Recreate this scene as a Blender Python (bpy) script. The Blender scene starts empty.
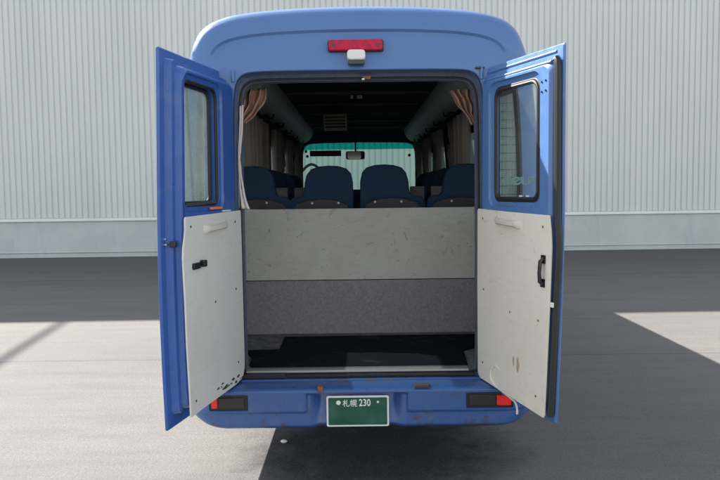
import bpy, bmesh, math, random
from mathutils import Vector, Matrix
random.seed(7)
PI = math.pi
S = bpy.context.scene
C = S.collection

# ------------------------------------------------------------------ camera
cd = bpy.data.cameras.new('camera'); cam = bpy.data.objects.new('camera', cd); C.objects.link(cam)
cam.location = (0, 0, 1.6)
cd.sensor_width = 36; cd.lens = 36; cd.clip_start = 0.05; cd.clip_end = 2000
cam.matrix_world = Matrix.Translation((0, 0, 1.6)) @ Matrix.Rotation(PI/2 - math.atan(50/720), 4, 'X') @ Matrix.Rotation(math.radians(-0.7), 4, 'Z')
S.camera = cam

# ------------------------------------------------------------------ light
SUN = Vector((-0.94, 0.72, 1.0)).normalized()          # towards the sun
w = bpy.data.worlds.new('World'); S.world = w; w.use_nodes = True
nt = w.node_tree; nt.nodes.clear()
sky = nt.nodes.new('ShaderNodeTexSky'); sky.sky_type = 'NISHITA'; sky.sun_disc = False
sky.sun_elevation = math.asin(SUN.z); sky.sun_rotation = math.atan2(SUN.x, SUN.y) % (2*PI)
sky.dust_density = 1.0; sky.air_density = 1.0; sky.ozone_density = 1.0
bg = nt.nodes.new('ShaderNodeBackground'); bg.inputs['Strength'].default_value = 0.12
out = nt.nodes.new('ShaderNodeOutputWorld')
hs = nt.nodes.new('ShaderNodeHueSaturation'); hs.inputs['Saturation'].default_value = 0.36      # hazy, thinly clouded sky
nt.links.new(sky.outputs[0], hs.inputs['Color']); nt.links.new(hs.outputs[0], bg.inputs[0]); nt.links.new(bg.outputs[0], out.inputs[0])
sd = bpy.data.lights.new('sun', 'SUN'); sd.energy = 5.0; sd.angle = math.radians(0.5); sd.color = (1.0, 0.95, 0.88)
so = bpy.data.objects.new('sun', sd); C.objects.link(so)
so.rotation_euler = SUN.to_track_quat('Z', 'Y').to_euler(); so.location = (0, 0, 20)
S.view_settings.view_transform = 'Standard'; S.view_settings.look = 'None'
S.view_settings.gamma = 1; S.view_settings.use_curve_mapping = False
S.view_settings.exposure = 1.52
S.render.engine = 'CYCLES'
S.cycles.max_bounces = 10; S.cycles.transparent_max_bounces = 16

# ------------------------------------------------------------------ materials
def mat(name, col, rough=0.5, metal=0.0, coat=0.0, spec=0.5):
    m = bpy.data.materials.new(name); m.use_nodes = True
    b = m.node_tree.nodes['Principled BSDF']
    b.inputs['Base Color'].default_value = (*col, 1); b.inputs['Roughness'].default_value = rough
    b.inputs['Metallic'].default_value = metal; b.inputs['Coat Weight'].default_value = coat
    b.inputs['Specular IOR Level'].default_value = spec
    return m
class N:
    """tiny node helper"""
    def __init__(s, m): s.t = m.node_tree; s.b = s.t.nodes['Principled BSDF']; s.co = s.t.nodes.new('ShaderNodeTexCoord').outputs['Object']
    def link(s, a, b): s.t.links.new(a, b)
    def mapping(s, sc, src=None):
        n = s.t.nodes.new('ShaderNodeMapping'); n.inputs['Scale'].default_value = sc; s.link(src or s.co, n.inputs[0]); return n.outputs[0]
    def noise(s, scale, detail=4, rough=0.6, vec=None, dist=0):
        n = s.t.nodes.new('ShaderNodeTexNoise'); n.inputs['Scale'].default_value = scale; n.inputs['Detail'].default_value = detail
        n.inputs['Roughness'].default_value = rough; n.inputs['Distortion'].default_value = dist
        s.link(vec or s.co, n.inputs['Vector']); return n.outputs['Fac']
    def vor(s, scale, vec=None):
        n = s.t.nodes.new('ShaderNodeTexVoronoi'); n.inputs['Scale'].default_value = scale; s.link(vec or s.co, n.inputs['Vector']); return n.outputs['Distance']
    def ramp(s, fac, stops):
        n = s.t.nodes.new('ShaderNodeValToRGB'); s.link(fac, n.inputs[0]); e = n.color_ramp.elements
        while len(e) < len(stops): e.new(0.5)
        for q, (p, c) in zip(e, stops):
            q.position = p; q.color = (c, c, c, 1) if isinstance(c, (int, float)) else (*c, 1)
        return n.outputs[0]
    def mix(s, fac, a, b, mode='MIX'):
        n = s.t.nodes.new('ShaderNodeMix'); n.data_type = 'RGBA'; n.blend_type = mode
        for i, v in ((0, fac), (6, a), (7, b)):
            if isinstance(v, (int, float)): n.inputs[i].default_value = v
            elif isinstance(v, tuple): n.inputs[i].default_value = (*v, 1)
            else: s.link(v, n.inputs[i])
        return n.outputs[2]
    def math(s, op, a, b=0.0):
        n = s.t.nodes.new('ShaderNodeMath'); n.operation = op
        for i, v in ((0, a), (1, b)):
            if isinstance(v, (int, float)): n.inputs[i].default_value = v
            else: s.link(v, n.inputs[i])
        return n.outputs[0]
    def sep(s, src=None):
        n = s.t.nodes.new('ShaderNodeSeparateXYZ'); s.link(src or s.co, n.inputs[0]); return n.outputs
    def bump(s, h, strength=0.3, dist=0.01):
        n = s.t.nodes.new('ShaderNodeBump'); n.inputs['Strength'].default_value = strength; n.inputs['Distance'].default_value = dist
        s.link(h, n.inputs['Height']); s.link(n.outputs[0], s.b.inputs['Normal'])
    def color(s, c): s.link(c, s.b.inputs['Base Color'])
    def rough(s, c): s.link(c, s.b.inputs['Roughness'])

def blue_paint(name, col, rust=0.0):
    m = mat(name, col, 0.36, coat=0.15); n = N(m)
    f = n.noise(3.0, 5, 0.65); dirt = n.ramp(n.noise(9, 6, 0.75, dist=0.6), [(0.55, 0.0), (0.72, 0.35)])
    c = n.mix(n.ramp(f, [(0.3, 0.0), (0.75, 0.5)]), col, tuple(min(1, v*1.15+0.006) for v in col))
    c = n.mix(dirt, c, (0.13, 0.17, 0.24))
    sc = n.ramp(n.noise(1.0, 6, 0.8, vec=n.mapping((60, 60, 8))), [(0.68, 0.0), (0.74, 0.5)])
    c = n.mix(sc, c, (0.2, 0.25, 0.36))
    if rust:
        z = n.sep()[2]
        lo = n.ramp(n.math('ADD', n.noise(13, 6, 0.75), n.math('MULTIPLY', n.math('SUBTRACT', 0.45, z), 0.55)), [(0.565, 0.0), (0.68, rust*.85)])
        c = n.mix(lo, c, (0.075, 0.035, 0.02))
        vs = n.ramp(n.noise(1, 5, 0.7, vec=n.mapping((14, 14, 1.2))), [(0.56, 0.0), (0.70, 0.55)])
        c = n.mix(vs, c, (0.055, 0.075, 0.11))
    n.color(c); n.rough(n.ramp(n.noise(20, 5), [(0.3, 0.25), (0.75, 0.5)]))
    n.bump(n.noise(3, 3), 0.14, 0.012)
    return m
BLUE = (0.075, 0.165, 0.365)
M_paint = blue_paint('blue_paint', BLUE)
M_bump = blue_paint('bumper_blue_paint', (0.034, 0.094, 0.265), 0.8)
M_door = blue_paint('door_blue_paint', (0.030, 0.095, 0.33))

def board(name, c0, c1, c2, spots=0.0):
    m = mat(name, c0, 0.65); n = N(m)
    c = n.mix(n.ramp(n.noise(2.2, 6, 0.7, dist=0.4), [(0.35, 0.0), (0.7, 1.0)]), c0, c1)
    c = n.mix(n.ramp(n.noise(1, 5, 0.7, vec=n.mapping((7, 7, 38))), [(0.5, 0.0), (0.8, 0.45)]), c, c2)
    if spots:
        sp = n.ramp(n.noise(11, 8, 0.75, dist=1.2), [(0.59, 0.0), (0.68, spots*.7)])
        c = n.mix(sp, c, tuple(v*0.35 for v in c2))
        sp2 = n.ramp(n.noise(34, 4, 0.7, vec=n.mapping((1, 1, 2.2))), [(0.655, 0.0), (0.69, spots)])
        c = n.mix(sp2, c, tuple(v*0.25 for v in c2))
    n.color(c); n.bump(n.noise(60, 3), 0.15, 0.002)
    return m
M_ply = board('plywood_partition', (0.55, 0.53, 0.455), (0.66, 0.64, 0.56), (0.40, 0.375, 0.31), 0.8)
M_panelL = board('grey_door_board', (0.60, 0.60, 0.55), (0.67, 0.665, 0.61), (0.52, 0.50, 0.45), 0.28)
M_panelR = board('cream_door_board', (0.68, 0.635, 0.53), (0.74, 0.695, 0.59), (0.58, 0.51, 0.41), 0.35)
_n = N(M_panelR); _b = _n.b.inputs['Base Color'].links[0].from_socket      # two brown glue stains low on the right panel
_s = _n.sep(); 
def _blob(cx, cz, rx, rz):
    dx = _n.math('DIVIDE', _n.math('SUBTRACT', _s[0], cx), rx); dz = _n.math('DIVIDE', _n.math('SUBTRACT', _s[2], cz), rz)
    d = _n.math('ADD', _n.math('MULTIPLY', dx, dx), _n.math('MULTIPLY', dz, dz))
    return _n.ramp(_n.math('ADD', d, _n.math('MULTIPLY', _n.noise(40, 4), 1.0)), [(0.75, 0.75), (1.0, 0.0)])
_f = _n.math('MAXIMUM', _blob(0.415, 0.73, 0.022, 0.06), _blob(0.375, 0.74, 0.014, 0.04))
_n.color(_n.mix(_f, _b, (0.33, 0.23, 0.12)))

M_carpet = mat('grey_purple_carpet', (0.15, 0.13, 0.14), 0.95, spec=0.1); n = N(M_carpet)
n.color(n.mix(n.ramp(n.noise(70, 6, 0.8), [(0.35, 0.0), (0.65, 1.0)]), (0.25, 0.225, 0.235), (0.40, 0.365, 0.38))); n.bump(n.noise(160, 3), 0.7, 0.004)
M_floor = mat('worn_cargo_floor', (0.2, 0.19, 0.18), 0.8); n = N(M_floor)
n.color(n.mix(n.ramp(n.noise(12, 6, 0.7), [(0.4, 0.0), (0.7, 1.0)]), (0.12, 0.115, 0.11), (0.30, 0.28, 0.26)))
M_mat = mat('black_rubber_mat', (0.013, 0.016, 0.022), 0.9, spec=0.1); n = N(M_mat)
n.color(n.mix(n.ramp(n.noise(3.2, 5, 0.6, dist=1.5), [(0.56, 0.0), (0.66, 0.5)]), (0.007, 0.009, 0.014), (0.04, 0.045, 0.05))); n.bump(n.noise(90, 2), 0.2, 0.002)
M_black = mat('black_rubber', (0.014, 0.014, 0.016), 0.55)
M_blackgloss = mat('black_plastic', (0.012, 0.012, 0.014), 0.3)
M_slate = mat('slate_trim', (0.1, 0.12, 0.17), 0.6); n = N(M_slate)
n.color(n.mix(n.ramp(n.noise(18, 5, 0.7), [(0.4, 0.0), (0.8, 1.0)]), (0.085, 0.105, 0.16), (0.16, 0.17, 0.195)))
M_lining = mat('dark_headlining', (0.034, 0.034, 0.038), 0.9, spec=0.15)
M_duct = mat('grey_duct', (0.38, 0.42, 0.42), 0.55)
M_navy = mat('navy_seat_fabric', (0.018, 0.034, 0.075), 0.9, spec=0.15); n = N(M_navy)
n.color(n.mix(n.noise(140, 3), (0.020, 0.042, 0.082), (0.038, 0.068, 0.125))); n.bump(n.noise(220, 2), 0.3, 0.002)
M_vinyl = mat('brown_vinyl', (0.052, 0.045, 0.045), 0.6)
M_curt = mat('taupe_curtain', (0.20, 0.165, 0.14), 0.85, spec=0.1); n = N(M_curt)
n.color(n.mix(n.noise(30, 3), (0.38, 0.35, 0.31), (0.50, 0.455, 0.41)))
M_curt_o = mat('salmon_curtain', (0.42, 0.19, 0.12), 0.8); n = N(M_curt_o)
n.color(n.mix(n.ramp(n.noise(1, 4, 0.6, vec=n.mapping((40, 40, 7))), [(0.35, 0.0), (0.65, 1.0)]), (0.26, 0.13, 0.09), (0.46, 0.28, 0.21)))
M_curt_w = mat('pale_curtain_lining', (0.66, 0.58, 0.53), 0.85)
M_white = mat('white_plastic', (0.72, 0.71, 0.67), 0.45)
M_offw = mat('cream_plastic', (0.60, 0.56, 0.49), 0.5)
M_chrome = mat('worn_steel', (0.55, 0.54, 0.52), 0.32, metal=1.0)
M_alu = mat('aluminium_sill', (0.40, 0.39, 0.36), 0.45, metal=0.6)
M_rust = mat('rusty_steel', (0.14, 0.06, 0.03), 0.8); n = N(M_rust)
n.color(n.mix(n.noise(60, 5), (0.05, 0.03, 0.02), (0.33, 0.15, 0.07)))
M_red = mat('red_lens', (0.55, 0.008, 0.02), 0.3, spec=0.25); n = N(M_red)
n.color(n.mix(n.ramp(n.noise(1, 3, 0.6, vec=n.mapping((45, 5, 30))), [(0.4, 0.0), (0.6, 1.0)]), (0.58, 0.003, 0.035), (0.34, 0.008, 0.045)))
M_red2 = mat('bright_red_reflector', (0.8, 0.012, 0.012), 0.2, coat=0.5)
M_smoke = mat('smoked_lens', (0.03, 0.024, 0.024), 0.2)
M_green = mat('plate_green', (0.006, 0.075, 0.045), 0.35); n = N(M_green)
n.color(n.mix(n.ramp(n.noise(9, 5, 0.6), [(0.45, 0.0), (0.75, 1.0)]), (0.005, 0.07, 0.042), (0.03, 0.13, 0.085)))
M_platew = mat('plate_white', (0.75, 0.77, 0.75), 0.4)
M_orange = mat('orange_sticker', (0.75, 0.2, 0.1), 0.6)
M_decal = mat('grey_teal_lettering', (0.27, 0.38, 0.39), 0.5)
M_mirror = mat('mirror_glass', (0.9, 0.88, 0.84), 0.10, metal=1.0)
M_trim = mat('taupe_trim', (0.27, 0.245, 0.235), 0.7); M_trim2 = mat('ceiling_trim', (0.06, 0.055, 0.055), 0.6)
M_tyre = mat('tyre_rubber', (0.02, 0.02, 0.02), 0.8)
M_grey = mat('light_grey_plastic', (0.4, 0.4, 0.38), 0.5)
M_scuff = mat('dark_scuff', (0.05, 0.05, 0.045), 0.8)

def glass(name, tint, ior=1.5, dirt=0.0):
    m = bpy.data.materials.new(name); m.use_nodes = True; t = m.node_tree; t.nodes.clear()
    o = t.nodes.new('ShaderNodeOutputMaterial'); mx = t.nodes.new('ShaderNodeMixShader'); fr = t.nodes.new('ShaderNodeFresnel'); 
    ge = t.nodes.new('ShaderNodeNewGeometry'); im = t.nodes.new('ShaderNodeMath'); im.operation = 'MULTIPLY_ADD'
    im.inputs[1].default_value = 1/ior-ior; im.inputs[2].default_value = ior; t.links.new(ge.outputs['Backfacing'], im.inputs[0]); t.links.new(im.outputs[0], fr.inputs[0])   # same reflection from either side of the pane
    tr = t.nodes.new('ShaderNodeBsdfTransparent'); tr.inputs[0].default_value = (*tint, 1)
    gl = t.nodes.new('ShaderNodeBsdfGlossy'); gl.inputs['Roughness'].default_value = 0.02
    t.links.new(fr.outputs[0], mx.inputs[0]); t.links.new(tr.outputs[0], mx.inputs[1]); t.links.new(gl.outputs[0], mx.inputs[2])
    last = mx.outputs[0]
    if dirt:  # pale diffuse layer: dirt, and on the left door pane a painted reflection
        df = t.nodes.new('ShaderNodeBsdfDiffuse'); df.inputs[0].default_value = (0.5, 0.52, 0.5, 1)
        tc = t.nodes.new('ShaderNodeTexCoord'); nz = t.nodes.new('ShaderNodeTexNoise'); nz.inputs['Scale'].default_value = 6; nz.inputs['Detail'].default_value = 5
        t.links.new(tc.outputs['Object'], nz.inputs['Vector'])
        mm = t.nodes.new('ShaderNodeMath'); mm.operation = 'MULTIPLY'; mm.inputs[1].default_value = dirt; t.links.new(nz.outputs['Fac'], mm.inputs[0])
        m2 = t.nodes.new('ShaderNodeMixShader'); t.links.new(mm.outputs[0], m2.inputs[0]); t.links.new(last, m2.inputs[1]); t.links.new(df.outputs[0], m2.inputs[2]); last = m2.outputs[0]
    t.links.new(last, o.inputs[0]); return m
M_glass = glass('door_glass', (0.92, 0.96, 0.95), dirt=0.05)
M_glass_left = glass('painted_reflection_glass', (0.80, 0.90, 0.86), 1.6, dirt=0.75)  # milky diffuse colour paints a pale reflection into the left pane
M_glass_side = glass('side_glass', (0.16, 0.19, 0.19))
M_glass_rear = glass('rear_corner_glass', (0.86, 0.93, 0.90), 1.6, dirt=0.35)
M_blind = mat('pale_green_blind', (0.80, 0.83, 0.78), 0.8)
M_wind = glass('windscreen_glass', (0.50, 0.70, 0.62))
M_band = glass('tint_band_glass', (0.02, 0.50, 0.47))

# ------------------------------------------------------------------ mesh helpers
def link(o, parent=None):
    C.objects.link(o)
    if parent: o.parent = parent
    return o
def mesh(name, V, F, m, parent=None, smooth=False, sharp=35, bevel=0, mats=None, fm=None):
    me = bpy.data.meshes.new(name); me.from_pydata([tuple(v) for v in V], [], F)
    bm = bmesh.new(); bm.from_mesh(me)
    if mats is None:
        bmesh.ops.remove_doubles(bm, verts=bm.verts, dist=1e-5)
    bmesh.ops.recalc_face_normals(bm, faces=bm.faces)
    bm.to_mesh(me); bm.free()
    for q in (mats or [m]): me.materials.append(q)
    if fm: 
        for p, i in zip(me.polygons, fm): p.material_index = i
    o = bpy.data.objects.new(name, me); link(o, parent)
    if bevel:
        b = o.modifiers.new('bevel', 'BEVEL'); b.width = bevel; b.segments = 3; b.limit_method = 'ANGLE'; b.angle_limit = math.radians(40)
        smooth = True
    if smooth:
        me.polygons.foreach_set('use_smooth', [True]*len(me.polygons)); me.set_sharp_from_angle(angle=math.radians(sharp))
    return o
def tag(o, label=None, cat=None, group=None, kind=None):
    if label: o['label'] = label
    if cat: o['category'] = cat
    if group: o['group'] = group
    if kind: o['kind'] = kind
    return o
def box_vf(x0, x1, y0, y1, z0, z1):
    V = [(x, y, z) for z in (z0, z1) for y in (y0, y1) for x in (x0, x1)]
    return V, [(0,1,3,2),(4,6,7,5),(0,4,5,1),(2,3,7,6),(0,2,6,4),(1,5,7,3)]
class MB:
    def __init__(s): s.V = []; s.F = []
    def add(s, V, F): k = len(s.V); s.V += [tuple(v) for v in V]; s.F += [tuple(i+k for i in f) for f in F]; return s
    def box(s, *a): return s.add(*box_vf(*a))
    def tube(s, pts, r, seg=8, closed=False):
        pts = [Vector(p) for p in pts]; n = len(pts); V = []; F = []
        prev = None
        for i, p in enumerate(pts):
            a = pts[(i-1) % n] if (closed or i > 0) else p; b = pts[(i+1) % n] if (closed or i < n-1) else p
            t = (b-a).normalized()
            if prev is None:
                u = t.cross(Vector((0, 0, 1)));
                if u.length < 0.1: u = t.cross(Vector((1, 0, 0)))
            else: u = prev - t*prev.dot(t)
            u.normalize(); prev = u; v = t.cross(u)
            rr = r[i] if isinstance(r, (list, tuple)) else r
            for k in range(seg): V.append(p + (u*math.cos(2*PI*k/seg)+v*math.sin(2*PI*k/seg))*rr)
        m = n if closed else n-1
        for i in range(m):
            for k in range(seg):
                a0 = i*seg; b0 = ((i+1) % n)*seg; F.append((a0+k, a0+(k+1) % seg, b0+(k+1) % seg, b0+k))
        if not closed: F.append(tuple(range(seg))[::-1]); F.append(tuple((n-1)*seg+k for k in range(seg)))
        return s.add(V, F)
    def prism(s, poly, axis, a, b):
        """poly of 2-D points extruded along axis ('x','y','z') from a to b"""
        f = {'x': lambda p, t: (t, p[0], p[1]), 'y': lambda p, t: (p[0], t, p[1]), 'z': lambda p, t: (p[0], p[1], t)}[axis]
        n = len(poly); V = [f(p, a) for p in poly]+[f(p, b) for p in poly]
        F = [tuple(range(n)), tuple(range(2*n-1, n-1, -1))]+[(i, i+n, (i+1) % n+n, (i+1) % n) for i in range(n)]
        return s.add(V, F)
    def disc(s, c, axis, r, a, b, seg=24, r2=None):
        poly = [(c[0]+r*math.cos(2*PI*k/seg), c[1]+r*math.sin(2*PI*k/seg)) for k in range(seg)]
        return s.prism(poly, axis, a, b)
    def build(s, name, m, parent=None, **k): return mesh(name, s.V, s.F, m, parent, **k)
def loft(rings, closed=True, cap0=False, cap1=False, skip=None):
    n = len(rings[0]); V = [p for r in rings for p in r]; F = []
    for i in range(len(rings)-1):
        for k in range(n if closed else n-1):
            if skip and skip(i, k): continue
            a = i*n; b = (i+1)*n; F.append((a+k, a+(k+1) % n, b+(k+1) % n, b+k))
    if cap0: F.append(tuple(range(n)))
    if cap1: F.append(tuple((len(rings)-1)*n+k for k in range(n)))
    return V, F
def rr(x0, x1, z0, z1, r, c=6, s=6):
    """rounded rectangle, 4*(c+s) points; always the same count for the same c, s. r: one radius or (bl, br, tr, tl)"""
    R = (r,)*4 if isinstance(r, (int, float)) else r
    P = []
    cs = [(x0+R[0], z0+R[0], PI, R[0]), (x1-R[1], z0+R[1], 1.5*PI, R[1]), (x1-R[2], z1-R[2], 0, R[2]), (x0+R[3], z1-R[3], 0.5*PI, R[3])]
    arcs = [[(cx+q*math.cos(a+PI/2*i/(c-1)), cz+q*math.sin(a+PI/2*i/(c-1))) for i in range(c)] for cx, cz, a, q in cs]
    for j in range(4):
        P += arcs[j]; a = arcs[j][-1]; b = arcs[(j+1) % 4][0]
        for i in range(1, s+1): t = i/(s+1); P.append((a[0]+(b[0]-a[0])*t, a[1]+(b[1]-a[1])*t))
    return P
def catmull(P, sub, closed=True):
    n = len(P); O = []
    for i in range(n if closed else n-1):
        p0, p1, p2, p3 = (P[(i-1) % n] if closed or i else P[0]), P[i], P[(i+1) % n], (P[(i+2) % n] if closed or i < n-2 else P[n-1])
        for k in range(sub):
            t = k/sub
            O.append(tuple(0.5*((2*b)+(-a+c)*t+(2*a-5*b+4*c-d)*t*t+(-a+3*b-3*c+d)*t**3) for a, b, c, d in zip(p0, p1, p2, p3)))
    if not closed: O.append(tuple(P[-1]))
    return O
def text(name, s, size, m, parent, mtx, sx=1.0, thick=0.0006, bold=0.0):
    cu = bpy.data.curves.new(name, 'FONT'); cu.body = s; cu.size = size; cu.extrude = thick; cu.offset = bold; cu.resolution_u = 3
    o = bpy.data.objects.new(name+'_src', cu); C.objects.link(o)
    dg = bpy.context.evaluated_depsgraph_get(); dg.update()
    me = bpy.data.meshes.new_from_object(o.evaluated_get(dg)); bpy.data.objects.remove(o)
    me.transform(mtx @ Matrix.Diagonal((sx, 1, 1, 1))); me.materials.clear(); me.materials.append(m); me.name = name
    r = bpy.data.objects.new(name, me); link(r, parent); return r

# ------------------------------------------------------------------ ground
M_ground = mat('asphalt', (0.2, 0.2, 0.2), 0.85, spec=0.3); n = N(M_ground)
fine = n.noise(55, 7, 0.8); med = n.noise(3.2, 5, 0.65); big = n.noise(0.5, 4, 0.6, vec=n.mapping((0.35, 1.6, 1)))
c = n.mix(n.ramp(fine, [(0.36, 0.0), (0.64, 1.0)]), (0.115, 0.110, 0.105), (0.205, 0.192, 0.180))
c = n.mix(n.ramp(med, [(0.3, 0.25), (0.7, 0.0)]), c, (0.10, 0.097, 0.094))
c = n.mix(n.ramp(big, [(0.35, 0.45), (0.65, 0.0)]), c, (0.11, 0.107, 0.104))
st = n.noise(1, 5, 0.7, vec=n.mapping((0.25, 5.0, 1))); c = n.mix(n.ramp(st, [(0.5, 0.0), (0.75, 0.3)]), c, (0.095, 0.094, 0.092))
st2 = n.noise(1, 6, 0.75, vec=n.mapping((0.8, 5.0, 1))); c = n.mix(n.ramp(st2, [(0.36, 0.28), (0.52, 0.0)]), c, (0.085, 0.084, 0.082))
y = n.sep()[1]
wall_shade = n.t.nodes.new('ShaderNodeMapRange'); wall_shade.inputs['From Min'].default_value = 1.28; wall_shade.inputs['From Max'].default_value = 1.80; wall_shade.inputs['To Max'].default_value = 0.75
n.link(n.math('ADD', n.math('MULTIPLY', y, 0.1), n.math('MULTIPLY', n.noise(1, 5, 0.7, vec=n.mapping((0.25, 2.5, 1))), 0.6)), wall_shade.inputs['Value'])
c = n.mix(wall_shade.outputs[0], c, (0.068, 0.066, 0.066))      # asphalt colour darkened towards the wall to paint in its shade
sx_ = n.sep()[0]      # contact shade under the rear bumper, painted into the asphalt as a dark patch
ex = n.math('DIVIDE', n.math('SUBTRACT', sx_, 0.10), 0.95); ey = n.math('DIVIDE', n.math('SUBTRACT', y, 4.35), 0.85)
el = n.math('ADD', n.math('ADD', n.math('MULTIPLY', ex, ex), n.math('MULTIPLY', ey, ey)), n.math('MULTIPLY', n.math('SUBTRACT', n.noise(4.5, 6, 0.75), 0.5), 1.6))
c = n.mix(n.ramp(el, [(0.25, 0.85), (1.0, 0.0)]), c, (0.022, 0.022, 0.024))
wob = n.math('MULTIPLY', n.noise(2.5, 3), 0.05)
seam = n.math('ABSOLUTE', n.math('SUBTRACT', n.math('ADD', y, wob), 6.83))
c = n.mix(n.ramp(seam, [(0.008, 0.6), (0.022, 0.0)]), c, (0.06, 0.06, 0.06))
seam2 = n.math('ABSOLUTE', n.math('SUBTRACT', n.math('ADD', y, wob), 13.2))
c = n.mix(n.ramp(seam2, [(0.02, 0.5), (0.06, 0.0)]), c, (0.06, 0.06, 0.06))
peb = n.ramp(n.vor(130), [(0.18, 0.5), (0.3, 0.0)]); c = n.mix(peb, c, (0.27, 0.255, 0.24))
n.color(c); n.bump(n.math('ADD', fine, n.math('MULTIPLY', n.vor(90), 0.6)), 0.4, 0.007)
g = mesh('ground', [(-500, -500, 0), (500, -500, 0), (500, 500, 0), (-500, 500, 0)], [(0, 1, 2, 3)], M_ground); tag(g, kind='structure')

# ------------------------------------------------------------------ warehouse
wh = bpy.data.objects.new('warehouse', None); link(wh); wh.location = (0, 18.2, 0); wh.rotation_euler = (0, 0, 0.021)
tag(wh, 'pale grey corrugated metal warehouse on a concrete plinth behind the van', 'warehouse')
M_clad = mat('pale_grey_cladding', (0.60, 0.625, 0.62), 0.5); n = N(M_clad)
n.color(n.mix(n.ramp(n.noise(1, 4, 0.6, vec=n.mapping((0.8, 1, 0.12))), [(0.35, 0.0), (0.7, 1.0)]), (0.635, 0.655, 0.615), (0.70, 0.715, 0.675)))
M_conc = mat('pale_concrete_plinth', (0.5, 0.52, 0.52), 0.8); n = N(M_conc)
cc = n.mix(n.ramp(n.noise(1.2, 6, 0.7), [(0.35, 0.0), (0.7, 1.0)]), (0.50, 0.525, 0.505), (0.575, 0.60, 0.575))
cc = n.mix(n.ramp(n.noise(1, 5, 0.7, vec=n.mapping((2.2, 1, 0.5))), [(0.56, 0.0), (0.72, 0.45)]), cc, (0.34, 0.36, 0.37)); n.color(cc)
prof = []; x = -30.0; P = 0.147
while x < 30:
    prof += [(x, 0.0), (x+0.098, 0.0), (x+0.109, 0.028), (x+0.135, 0.028)]; x += P
prof.append((x, 0.0))
V = [(px, py, z) for z in (0.99, 12.2) for px, py in prof]; k = len(prof)
mesh('cladding', V, [(i, i+1, i+1+k, i+k) for i in range(k-1)], M_clad, wh)
MB().box(-30, 30, -0.03, 0.6, -0.1, 0.90).build('plinth', M_conc, wh, bevel=0.01)
MB().prism([(0.1, 0.902), (-0.065, 0.902), (-0.065, 0.925), (-0.02, 0.965), (-0.02, 0.985), (0.1, 0.985)], 'x', -30, 30).build('drip_flashing', M_clad, wh)
MB().box(-30.1, 30.1, -0.05, 20, 12.1, 12.4).build('roof', M_clad, wh)
m_ = MB(); m_.box(-30, 30, 0.05, 19.9, 0.5, 12.1); m_.build('wall_core', M_clad, wh)
MB().tube([(-30, -0.045, 0.125), (30, -0.045, 0.125)], 0.012, 6).build('conduit', M_conc, wh)

# ------------------------------------------------------------------ cable and its pole (both left of the frame; the cable's shadow crosses the yard)
a = Vector((-15.35, 18.0, 12.35)); b = Vector((-9.25, 6.34, 7.5))
pts = [a.lerp(b, t/12)-Vector((0, 0, 0.25*math.sin(PI*t/12))) for t in range(13)]
cb = MB().tube(pts, 0.04, 10).build('overhead_cable', M_black, None, smooth=True); tag(cb, 'thick black overhead cable running from the warehouse roof to a pole', 'cable')
po = MB().tube([(-9.25, 6.30, 0), (-9.25, 6.34, 7.7)], [0.15, 0.1], 16).build('utility_pole', M_conc, None, smooth=True); tag(po, 'grey concrete utility pole carrying the overhead cable beside the yard', 'pole')

# ------------------------------------------------------------------ van
Y0 = 3.9
van = bpy.data.objects.new('van', None); link(van); van.location = (0, Y0, 0)
tag(van, 'blue high roof passenger van seen from behind with both rear doors open', 'van')

halfS = [(0,.36),(.42,.36),(.84,.36),(.93,.375),(.965,.44),(.98,.62),(.99,.9),(1.0,1.2),(1.0,1.42),(.997,1.6),(.985,1.88),(.965,2.10),(.942,2.25),(.912,2.36),(.878,2.45),(.832,2.505),(.77,2.541),(.68,2.569),(.52,2.590),(.28,2.605),(0,2.61)]
halfO = [(0,.558),(.42,.558),(.635,.558),(.655,.561),(.668,.575),(.672,.7),(.672,.95),(.672,1.2),(.672,1.42),(.672,1.6),(.670,1.86),(.667,2.03),(.662,2.11),(.650,2.17),(.628,2.206),(.59,2.225),(.53,2.231),(.45,2.233),(.35,2.234),(.2,2.234),(0,2.234)]
SUB = 5
def loop(half): return catmull(half + [(-x, z) for x, z in half[-2:0:-1]], SUB)
LS = loop(halfS); LO = loop(halfO); NL = len(LS)
def lip(L, cx, cz, dx, dz): return [(x*(1-dx), (z-cz)*(1-dz)+cz) for x, z in L]
def lerp2(A, B, t): return [(a[0]+(b[0]-a[0])*t, a[1]+(b[1]-a[1])*t) for a, b in zip(A, B)]
WY = [(.45,1.5),(1.62,2.8),(2.92,4.1),(4.22,5.4),(5.52,6.7)]
def side_win(k):
    z = (LS[k][1]+LS[(k+1) % NL][1])/2
    return abs(LS[k][0]) > .9 and 1.43 < z < 2.09
def lean(z): return 0.16*max(0.0, z-2.26)
# --- outer skin rings: (loop, y function)
rings = []; kind = []
def ring(L, yf): rings.append([(x, yf(x, z), z) for x, z in L])
ring(lip(LO, 0, 1.4, .0, .0), lambda x, z: 0.075)
ring(LO, lambda x, z: 0.012)
ring(lerp2(LO, LS, .03), lambda x, z: 0.0)
T = [.14, .30, .50, .565, .60, .72, .82, .90, .955, .985]
for t in T:
    cap = 1 if t >= .59 else 0
    yb = {.82: .004, .90: .018, .955: .05, .985: .09}.get(t, 0)
    def yf(x, z, cap=cap, yb=yb):
        top = min(1, max(0, (z-2.30)/.05))
        return yb + lean(z) - (0.014*top if cap else 0)
    ring(lerp2(LO, LS, t), yf)
ring(LS, lambda x, z: 0.145+lean(z)*0.9)
iS = len(rings)-1
def sec(y, grow=1.0):
    q = min(1, y/1.5)
    return [(x*(1+.006*q), z+(.035*q if z > 2 else 0)) for x, z in LS]
ys = [0.3]
for a, b in WY: ys += [a, b]
ys += [7.0]
win_rings = {}
for y_ in ys:
    ring(sec(y_), lambda x, z, y_=y_: y_)
    for j, (a, b) in enumerate(WY):
        if y_ == a: win_rings[len(rings)-1] = j
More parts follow.
